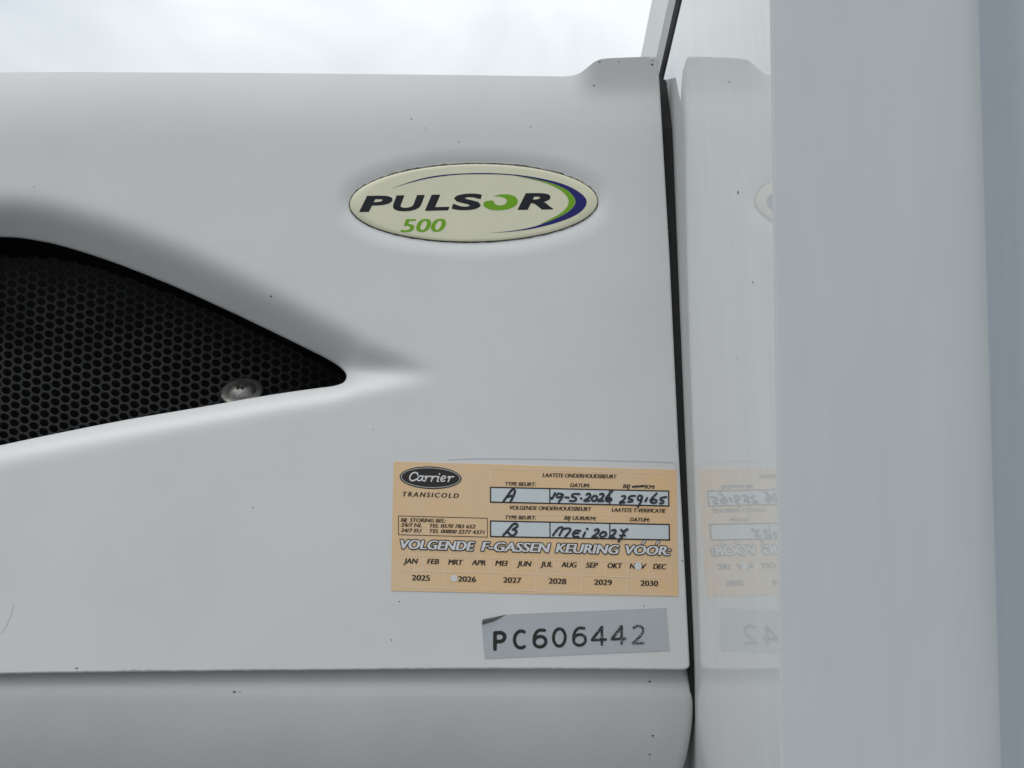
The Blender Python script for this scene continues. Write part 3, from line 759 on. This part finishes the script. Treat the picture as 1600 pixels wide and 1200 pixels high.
# handwriting, one object per written entry
def hand(groups):
    for (ox, oy, sc_, wd, sts) in groups:
        mb = MB()
        for i, q in enumerate(sts): ribbon(mb, [(p[0] / sc_ + ox, p[1] / sc_ + oy) for p in q], wd, SP - 0.5 - 0.05 * i)
        mb.build('handwriting', M['ink'], sticker)
hand([
 (760, 750, 10, 3.8, [[(268, 332), (330, 245), (398, 155), (435, 150), (445, 185), (412, 270), (378, 335)], [(335, 262), (380, 250), (420, 252)]]),
 (760, 750, 10, 3.8, [[(265, 860), (330, 792), (420, 690), (478, 693), (480, 728), (412, 772)], [(412, 772), (468, 795), (460, 832), (400, 872), (340, 822)]]),
 (850, 755, 12.63, 3.5, [[(135, 285), (160, 305), (218, 196)], [(372, 222), (292, 202), (246, 242), (272, 282), (340, 258), (376, 222), (352, 290), (290, 370)], [(420, 278), (485, 284)], [(700, 214), (580, 214), (552, 262), (622, 288), (632, 328), (580, 354), (510, 348)], [(728, 300), (738, 300)],
   [(838, 226), (880, 204), (914, 228), (880, 290), (790, 346), (895, 344)], [(995, 248), (945, 288), (952, 340), (1010, 346), (1046, 300), (1038, 256), (990, 246)], [(1104, 220), (1150, 206), (1178, 232), (1140, 300), (1062, 346), (1170, 348)], [(1350, 150), (1272, 230), (1222, 308), (1242, 354), (1310, 344), (1328, 308), (1290, 288), (1240, 318)]]),
 (940, 755, 12.63, 3.3, [[(402, 258), (450, 250), (470, 280), (420, 340), (352, 388), (455, 378)], [(662, 250), (570, 255), (532, 308), (604, 320), (602, 358), (520, 368)], [(795, 252), (742, 245), (712, 290), (722, 330), (770, 328), (800, 258), (782, 350), (712, 466)], [(900, 290), (862, 358)],
   [(1088, 200), (1010, 280), (962, 348), (1000, 388), (1068, 380), (1084, 340), (1040, 320), (980, 348)], [(1278, 270), (1180, 290), (1160, 330), (1220, 350), (1210, 388), (1150, 400)]]),
 (850, 755, 12.63, 3.5, [[(176, 1028), (290, 886), (368, 876), (360, 922), (302, 1030)], [(362, 912), (450, 890), (520, 904), (500, 962), (420, 1052)], [(716, 940), (622, 936), (572, 1000), (592, 1052), (682, 1056)], [(592, 992), (680, 984)], [(812, 970), (772, 1048)], [(846, 900), (862, 902)],
   [(1002, 932), (1050, 906), (1084, 932), (1040, 1000), (950, 1062), (1052, 1068)], [(1174, 962), (1112, 1000), (1112, 1048), (1170, 1058), (1228, 1010), (1208, 966), (1156, 960)],
   [(1340, 936), (1398, 920), (1416, 952), (1376, 1010), (1288, 1068), (1392, 1074)], [(1524, 920), (1558, 950), (1648, 908)], [(1640, 906), (1578, 970), (1538, 1060), (1470, 1148)], [(1498, 1034), (1598, 1030)]]),
 (940, 755, 12.63, 3.0, [[(612, 72), (680, 62), (760, 60), (842, 52)]]),
])
# punched marks in the calendar
for (x, y, r) in ((709.5, 903.5, 5.4), (997, 884.4, 5.8)):
    mb = MB(); poly(mb, [(x + r * math.cos(2 * math.pi * k / 24), y + r * math.sin(2 * math.pi * k / 24)) for k in range(24)], SP - 0.2); p_ = mb.build('punch_mark', M['white_print'], sticker)
# raised edge of the clear film above the sticker
mb = MB(); ribbon(mb, [(700, 718.5), (760, 716.5), (900, 718.5), (1000, 721), (1046, 722.5), (1055, 726), (1058, 734)], 0.9, SD + 0.2, taper=False); mb.build('film_edge', M['film'], sticker)

# ================================================================== silver number label
LD = -0.6
label = slab('number_label', [(792, 959.8), (900, 955.2), (1041, 949.6), (1043.5, 980), (1046.6, 1016.6), (900, 1023), (757.6, 1029.4), (755, 1005), (753, 976.5), (772, 971)], LD, 2.0, M['silver'])
tag(label, 'silver label with worn black digits and one curled corner, below the peach sticker', 'label')
# curled corner
cv = []; cf = []
for k in range(7):
    t = k / 6
    a = (753 + (772 - 753) * t * 2, 976.5 + (971 - 976.5) * t * 2) if t < .5 else (772 + (792 - 772) * (t - .5) * 2, 971 + (959.8 - 971) * (t - .5) * 2)
    tip = (754 + 37 * t, 968 - 7.8 * t)
    for j in range(4):
        s_ = j / 3; lift = 4.5 * math.sin(s_ * 2.0) * (1 - t) + 0.2
        cv.append(at(a[0] + (tip[0] - a[0]) * s_, a[1] + (tip[1] - a[1]) * s_, LD - lift))
for k in range(6):
    for j in range(3): cf.append((k * 4 + j, k * 4 + j + 1, k * 4 + 5 + j, k * 4 + 4 + j))
obj('curled_corner', cv, cf, M['silver_dark'], label, smooth=True)
# characters drawn as strokes in unit boxes (x right, y down)
def arc(cx, cy, rx, ry, a0, a1, n=14): return [(cx + rx * math.cos(math.radians(a0 + (a1 - a0) * k / n)), cy + ry * math.sin(math.radians(a0 + (a1 - a0) * k / n))) for k in range(n + 1)]
GL = {'P': [[(0, 1), (0, 0)], [(0, 0), (.5, 0)] + arc(.5, .27, .5, .27, -90, 90) + [(0, .54)]],
      'C': [arc(.62, .5, .62, .5, -60, -300, 22)],
      '6': [[(.88, .03), (.6, 0)] + arc(.55, .55, .55, .55, -100, -180, 8) + arc(.5, .69, .5, .31, 180, -180, 24)],
      '0': [arc(.5, .5, .5, .5, 0, 360, 30)],
      '4': [[(.72, 1), (.72, 0)], [(.72, 0), (0, .7)], [(0, .72), (1, .72)]],
      '2': [[(.05, .1)] + arc(.47, .27, .48, .27, -135, 20, 10) + [(.75, .55), (.0, 1)], [(0, 1), (1, 1)]]}
boxes = [('P', 152, 258, 228, 385), ('C', 306, 415, 217, 375), ('6', 460, 578, 209, 367), ('0', 612, 728, 200, 360), ('6', 770, 886, 194, 353), ('4', 915, 1043, 188, 347), ('4', 1070, 1196, 182, 340), ('2', 1236, 1338, 180, 334)]
mb = MB(); q = 0
for i, (ch, x0, x1, y0, y1) in enumerate(boxes):
    wd = (6.0, 5.3, 5.2, 4.8, 4.6, 4.3, 4.3, 3.7)[i]; h = wd * 2.5
    for st_ in GL[ch]:
        pts = [((x0 + h + (x1 - x0 - 2 * h) * p[0]) / 5 + 740, (y0 + h + (y1 - y0 - 2 * h) * p[1] - (p[0] - .5) * 4) / 5 + 940) for p in st_]
        ribbon(mb, pts, wd, LD - 0.25 - 0.03 * q, n=1, taper=False); q += 1
mb.build('printed_number', M['worn'], label)
print('verts cover', len(verts))
